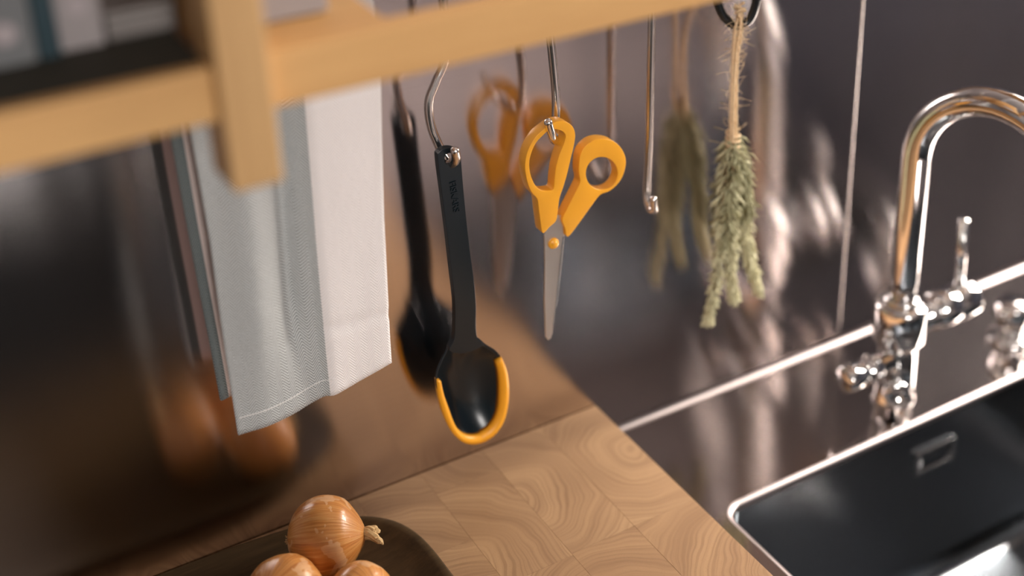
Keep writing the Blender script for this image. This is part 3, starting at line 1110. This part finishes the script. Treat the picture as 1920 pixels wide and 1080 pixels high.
for k in range(230):
    cv = rh.choice(tws)
    p = rh.choice(cv)
    d = Vector((rh.gauss(0, 1), rh.gauss(0, 0.8), rh.gauss(0, 0.6))).normalized()
    l_ = rh.uniform(0.003, 0.010)
    b_ = Vector((rh.gauss(0, 1), rh.gauss(0, 1), rh.gauss(0, 1))) * 0.35
    q = [p, p + (d + b_ * 0.2) * l_ * 0.4, p + (d + b_) * l_ * 0.75, p + (d + b_ * 2.2) * l_]
    tube_into(bm, spline(q, 3), 0.00016, 3)
fz = put('twine_fuzz', bm_mesh(bm), M['twine'], hb)
fz['kind'] = 'stuff'

# ================================================================== BOWL AND ONIONS
CX, CYB, AX, BXR = -0.4605, -0.154, 0.235, 0.133
bw = thing('wooden_bowl', 'rounded wooden bowl, coloured dark for shade, holding onions on the worktop', 'bowl', (CX, CYB, 0.0003))


def sq(s, z, n=4.0, seg=96):
    out = []
    for k in range(seg):
        a = 2 * math.pi * k / seg
        c, s_ = math.cos(a), math.sin(a)
        out.append((CX + AX * s * math.copysign(abs(c) ** (2 / n), c), CYB + BXR * s * math.copysign(abs(s_) ** (2 / n), s_), z))
    return out


prof = [(0.55, 0.0003), (0.68, 0.0006), (0.86, 0.005), (0.95, 0.012), (0.992, 0.0195), (0.999, 0.0222), (0.992, 0.0236), (0.978, 0.0236), (0.968, 0.0225), (0.945, 0.0180), (0.885, 0.0115), (0.79, 0.0075), (0.62, 0.0052), (0.30, 0.0045), (0.05, 0.0044)]
prof = [(s_, z_ if z_ < 0.005 else 0.005 + (z_ - 0.005) * 0.74) for s_, z_ in prof]
bml = loft([sq(s, z) for s, z in prof], True)
bm = bmesh.new()
bm.from_mesh(bml)
bm.faces.new([v for v in sorted((v for v in bm.verts if abs(v.co.z - 0.0003) < 1e-5), key=lambda v: math.atan2(v.co.y - CYB, v.co.x - CX))])
bmesh.ops.recalc_face_normals(bm, faces=bm.faces[:])
bm.to_mesh(bml)
bm.free()
put('bowl_shell', bml, M['bowl'], bw, True)


def onion(pos, rad, axis, label, seed):
    ro = random.Random(seed)
    axis = Vector(axis).normalized()
    t = thing('onion', label, 'onion', pos, 'onions in the wooden bowl')
    prof = []
    for i in range(25):
        a = math.pi * i / 24
        h = -math.cos(a)
        r = math.sin(a) ** 0.92
        if h > 0.55:
            r = r * (1 - 0.30 * (h - 0.55) / 0.45)
        prof.append((max(r, 0) * rad, h * rad * (0.90 if h < 0 else 1.0)))
    prof[-1] = (rad * 0.085, rad * 1.05)
    ph = [ro.uniform(0, 6) for _ in range(4)]
    bm = bmesh.new()
    lathe_into(bm, prof, (0, 0, 0), Vector((0, 0, 1)), 48, lambda a: 1 + 0.018 * math.sin(3 * a + ph[0]) + 0.010 * math.sin(7 * a + ph[1]) + 0.004 * math.sin(17 * a + ph[2]))
    me = bm_mesh(bm)
    me.materials.append(M['onion'])
    q = axis.to_track_quat('Z', 'X').to_euler()
    body = bpy.data.objects.new('skin', me)
    COL.objects.link(body)
    body.parent = t
    body.rotation_euler = q
    for p in me.polygons:
        p.use_smooth = True
    bm = bmesh.new()   # dry twisted neck
    for k in range(7):
        a = 2 * math.pi * k / 7 + ro.uniform(-.3, .3)
        p0 = Vector((0.09 * rad * math.cos(a), 0.09 * rad * math.sin(a), rad * 0.98))
        p1 = Vector((0.11 * rad * math.cos(a + .7), 0.11 * rad * math.sin(a + .7), rad * 1.12))
        p2 = Vector((0.17 * rad * math.cos(a + 1.3) - 0.10 * rad, 0.15 * rad * math.sin(a + 1.3), rad * ro.uniform(1.22, 1.36)))
        p3 = p2 + Vector((ro.uniform(-.1, .05) * rad, ro.uniform(-.08, .08) * rad, ro.uniform(-.06, .10) * rad))
        tube_into(bm, spline([p0, p1, p2, p3], 5), [rad * r_ for r_ in ([0.075] * 5 + [0.07, 0.07, 0.075, 0.08, 0.085] + [0.08, 0.07, 0.055, 0.04, 0.03] + [0.012])], 6)
    me = bm_mesh(bm)
    me.materials.append(M['onion_dry'])
    nk = bpy.data.objects.new('dry_neck', me)
    COL.objects.link(nk)
    nk.parent = t
    nk.rotation_euler = q
    bm = bmesh.new()   # root tuft
    for k in range(16):
        a = ro.uniform(0, 6.28)
        b_ = Vector((0.10 * rad * math.cos(a) * ro.random(), 0.10 * rad * math.sin(a) * ro.random(), -rad * 0.88))
        tube_into(bm, [b_, b_ + Vector((ro.uniform(-.06, .06) * rad, ro.uniform(-.06, .06) * rad, -rad * 0.08))], rad * 0.012, 4)
    me = bm_mesh(bm)
    me.materials.append(M['onion_dry'])
    rt_ = bpy.data.objects.new('root_tuft', me)
    COL.objects.link(rt_)
    rt_.parent = t
    rt_.rotation_euler = q
    return t


p1 = atz(609, 1007, 0.0405)
onion(p1, 0.0325, (0.80, -0.42, 0.04), 'largest brown onion lying in the bowl with its dry neck pointing right', 1)
p2 = atz(535, 1118, 0.0362)
onion(p2, 0.031, (-0.5, -0.3, 0.6), 'brown onion at the bottom of the picture, left of the other cropped onion', 2)
p3 = atz(676, 1120, 0.0345)
onion(p3, 0.0265, (0.3, -0.8, 0.5), 'brown onion cropped at the bottom edge, right of its neighbour', 3)

# ================================================================== SHELF
sh = thing('wall_shelf', 'honey oak open shelf frame in front of the hanging towel', 'shelf', (-0.377, -0.27, 0.464))
PX0, PX1 = -0.392, -0.3645
put('front_rail', box_me((-1.10, -0.272, 0.5055), (PX0 - 0.0004, -0.261, 0.5355), 0.0012), M['shelf_x'], sh)
put('front_rail', box_me((PX1 + 0.0004, -0.272, 0.5055), (0.55, -0.256, 0.5365), 0.0012), M['shelf_x'], sh)
put('post', box_me((PX0, -0.281, 0.467), (PX1, -0.246, 1.15), 0.0015), M['shelf_z'], sh)
put('post', box_me((0.5504, -0.281, 0.467), (0.578, -0.246, 1.15), 0.0015), M['shelf_z'], sh)
put('side_panel', box_me((PX0 + 0.005, -0.2455, 0.5055), (PX1 - 0.006, -0.0005, 1.15), 0.001), M['shelf_y'], sh)
put('side_panel', box_me((0.555, -0.2455, 0.5055), (0.572, -0.0005, 1.15), 0.001), M['shelf_y'], sh)
put('shelf_board', box_me((-1.10, -0.2607, 0.520), (PX0 - 0.0004, -0.070, 0.534), 0.001), M['shelf_x'], sh)
put('shelf_board', box_me((PX1 + 0.0004, -0.2557, 0.520), (-0.287, -0.070, 0.534), 0.001), M['shelf_x'], sh)
ln_ = put('shelf_shade_sheet', box_me((-1.099, -0.2604, 0.5341), (PX0 - 0.0006, -0.0705, 0.5350)), M['shelf_shade'], sh)  # thin sheet added in place of the left compartment's shade
ln_['label'] = 'dark sheet standing in for shade on the left shelf board'
put('upper_board', box_me((-1.10, -0.2455, 0.80), (PX0 + 0.0046, -0.001, 0.816), 0.001), M['shelf_x'], sh)
put('upper_rail', box_me((-1.10, -0.272, 0.795), (PX0 - 0.0004, -0.246, 0.825), 0.0012), M['shelf_x'], sh)

BT = 0.5352


def carton(name, label, lo, hi, mat, rz=0.0, spot=None, group=None):
    t = thing(name, label, 'box', ((lo[0] + hi[0]) / 2, (lo[1] + hi[1]) / 2, BT), group)
    put('carton_body', box_me(lo, hi, 0.0012), mat, t)
    put('lid_flap', box_me((lo[0] + .001, lo[1] + .001, hi[2]), (hi[0] - .001, hi[1] - .001, hi[2] + .0008), 0.0003), mat, t)
    if spot:
        put('printed_spot', lathe_me([(0, 0), (spot[2], 0), (spot[2], 0.0003), (0, 0.0003)], (spot[0], lo[1] - 0.00002, spot[1]), Vector((0, -1, 0)), 24), M['dot'], t)
    t.rotation_euler.z = rz
    return t


carton('white_carton', 'pale carton standing alone next to the dark side of the post', (-0.4515, -0.207, BT), (-0.4285, -0.125, BT + .16), M['card'], 0, (-0.440, BT + .024, 0.005), 'items on the shelf')
carton('white_carton', 'grey-white carton at the left edge of the shelf', (-0.560, -0.212, BT), (-0.4640, -0.120, BT + .15), M['card_grey'], 0, (-0.478, BT + .018, 0.006), 'items on the shelf')
bk = thing('book', 'dark teal book standing between the two cartons', 'book', (-0.457, -0.18, BT), 'items on the shelf')
put('cover', box_me((-0.4632, -0.211, BT), (-0.4522, -0.13, BT + .19), 0.0008), M['teal'], bk)
put('pages', box_me((-0.4618, -0.209, BT + .1902), (-0.4536, -0.132, BT + .1906)), M['paper'], bk)
tin = thing('grey_tin', 'low grey tin lying on the dark shelf beside the post', 'tin', (-0.408, -0.19, BT), 'items on the shelf')
put('tin_body', box_me((-0.427, -0.206, BT), (-0.3895, -0.13, BT + .012), 0.002), M['greymetal'], tin)
put('tin_lid', box_me((-0.4275, -0.2065, BT + .0122), (-0.3890, -0.1295, BT + .0165), 0.0015), M['greymetal'], tin)
carton('pale_box', 'pale box standing on the sunlit shelf right of the post', (-0.3575, -0.226, BT), (-0.3100, -0.150, BT + .12), M['card'], 0, None, 'items on the shelf')

# ================================================================== UNSEEN THINGS ADDED TO DARKEN THE MIRRORING STEEL
hob = thing('added_dark_hob', 'black glass hob added out of view to darken the reflection', 'hob', (-0.58, -0.475, 0.0002))  # added out of view so the steel mirrors something dark
put('glass_plate', box_me((-0.88, -0.612, 0.0002), (-0.19, -0.296, 0.0044), 0.0012), M['black'], hob)
for i in range(4):
    put('touch_key', lathe_me([(0, 0), (0.006, 0), (0.006, 0.0002), (0, 0.0002)], (-0.66 + i * 0.04, -0.592, 0.0044), seg=16), M['card_grey'], hob)
pc = Vector((-0.40, -0.495, 0.0045))
pot = thing('added_shade_pot', 'tall black pot added out of view to shade the bowl and darken the steel', 'pot', pc)  # unseen pot put here to block front light and darken the reflection
put('pot_body', lathe_me([(0, 0), (0.112, 0), (0.118, 0.006), (0.119, 0.02), (0.119, 0.200), (0.122, 0.203), (0.122, 0.207), (0, 0.207)], pc, seg=48), M['black'], pot, True)
put('pot_lid', lathe_me([(0.122, 0.2072), (0.121, 0.212), (0.09, 0.219), (0.03, 0.224), (0, 0.225)], pc, seg=48), M['black'], pot, True)
put('lid_knob', lathe_me([(0.008, 0.223), (0.008, 0.231), (0.016, 0.235), (0.016, 0.241), (0, 0.244)], pc, seg=24), M['black'], pot, True)
for s_ in (-1, 1):
    put('pot_handle', tube_me(spline([pc + Vector((s_ * 0.115, -0.03, 0.16)), pc + Vector((s_ * 0.137, -0.022, 0.162)), pc + Vector((s_ * 0.141, 0, 0.162)), pc + Vector((s_ * 0.137, 0.022, 0.162)), pc + Vector((s_ * 0.115, 0.03, 0.16))], 5), 0.005, 10), M['hook_steel'], pot, True)
isl = thing('added_dark_island', 'dark kitchen island mirrored as the black area of the steel wall', 'island', (-0.85, -2.0, FL))  # unseen block added for the dark left part of the reflection
put('island_body', box_me((-1.95, -2.6, FL + .08), (0.20, -1.5, -0.03)), M['cabinet'], isl)
put('plinth', box_me((-1.92, -2.56, FL), (0.17, -1.54, FL + .08)), M['cabinet'], isl)
put('island_top', box_me((-1.98, -2.63, -0.03), (0.23, -1.47, 0.0), .002), M['cabinet'], isl)
for i in range(4):
    d = put('drawer_front', box_me((-1.94 + i * .535, -1.4995, FL + .085), (-1.94 + i * .535 + .53, -1.482, -0.04), .0015), M['cabinet'], isl)
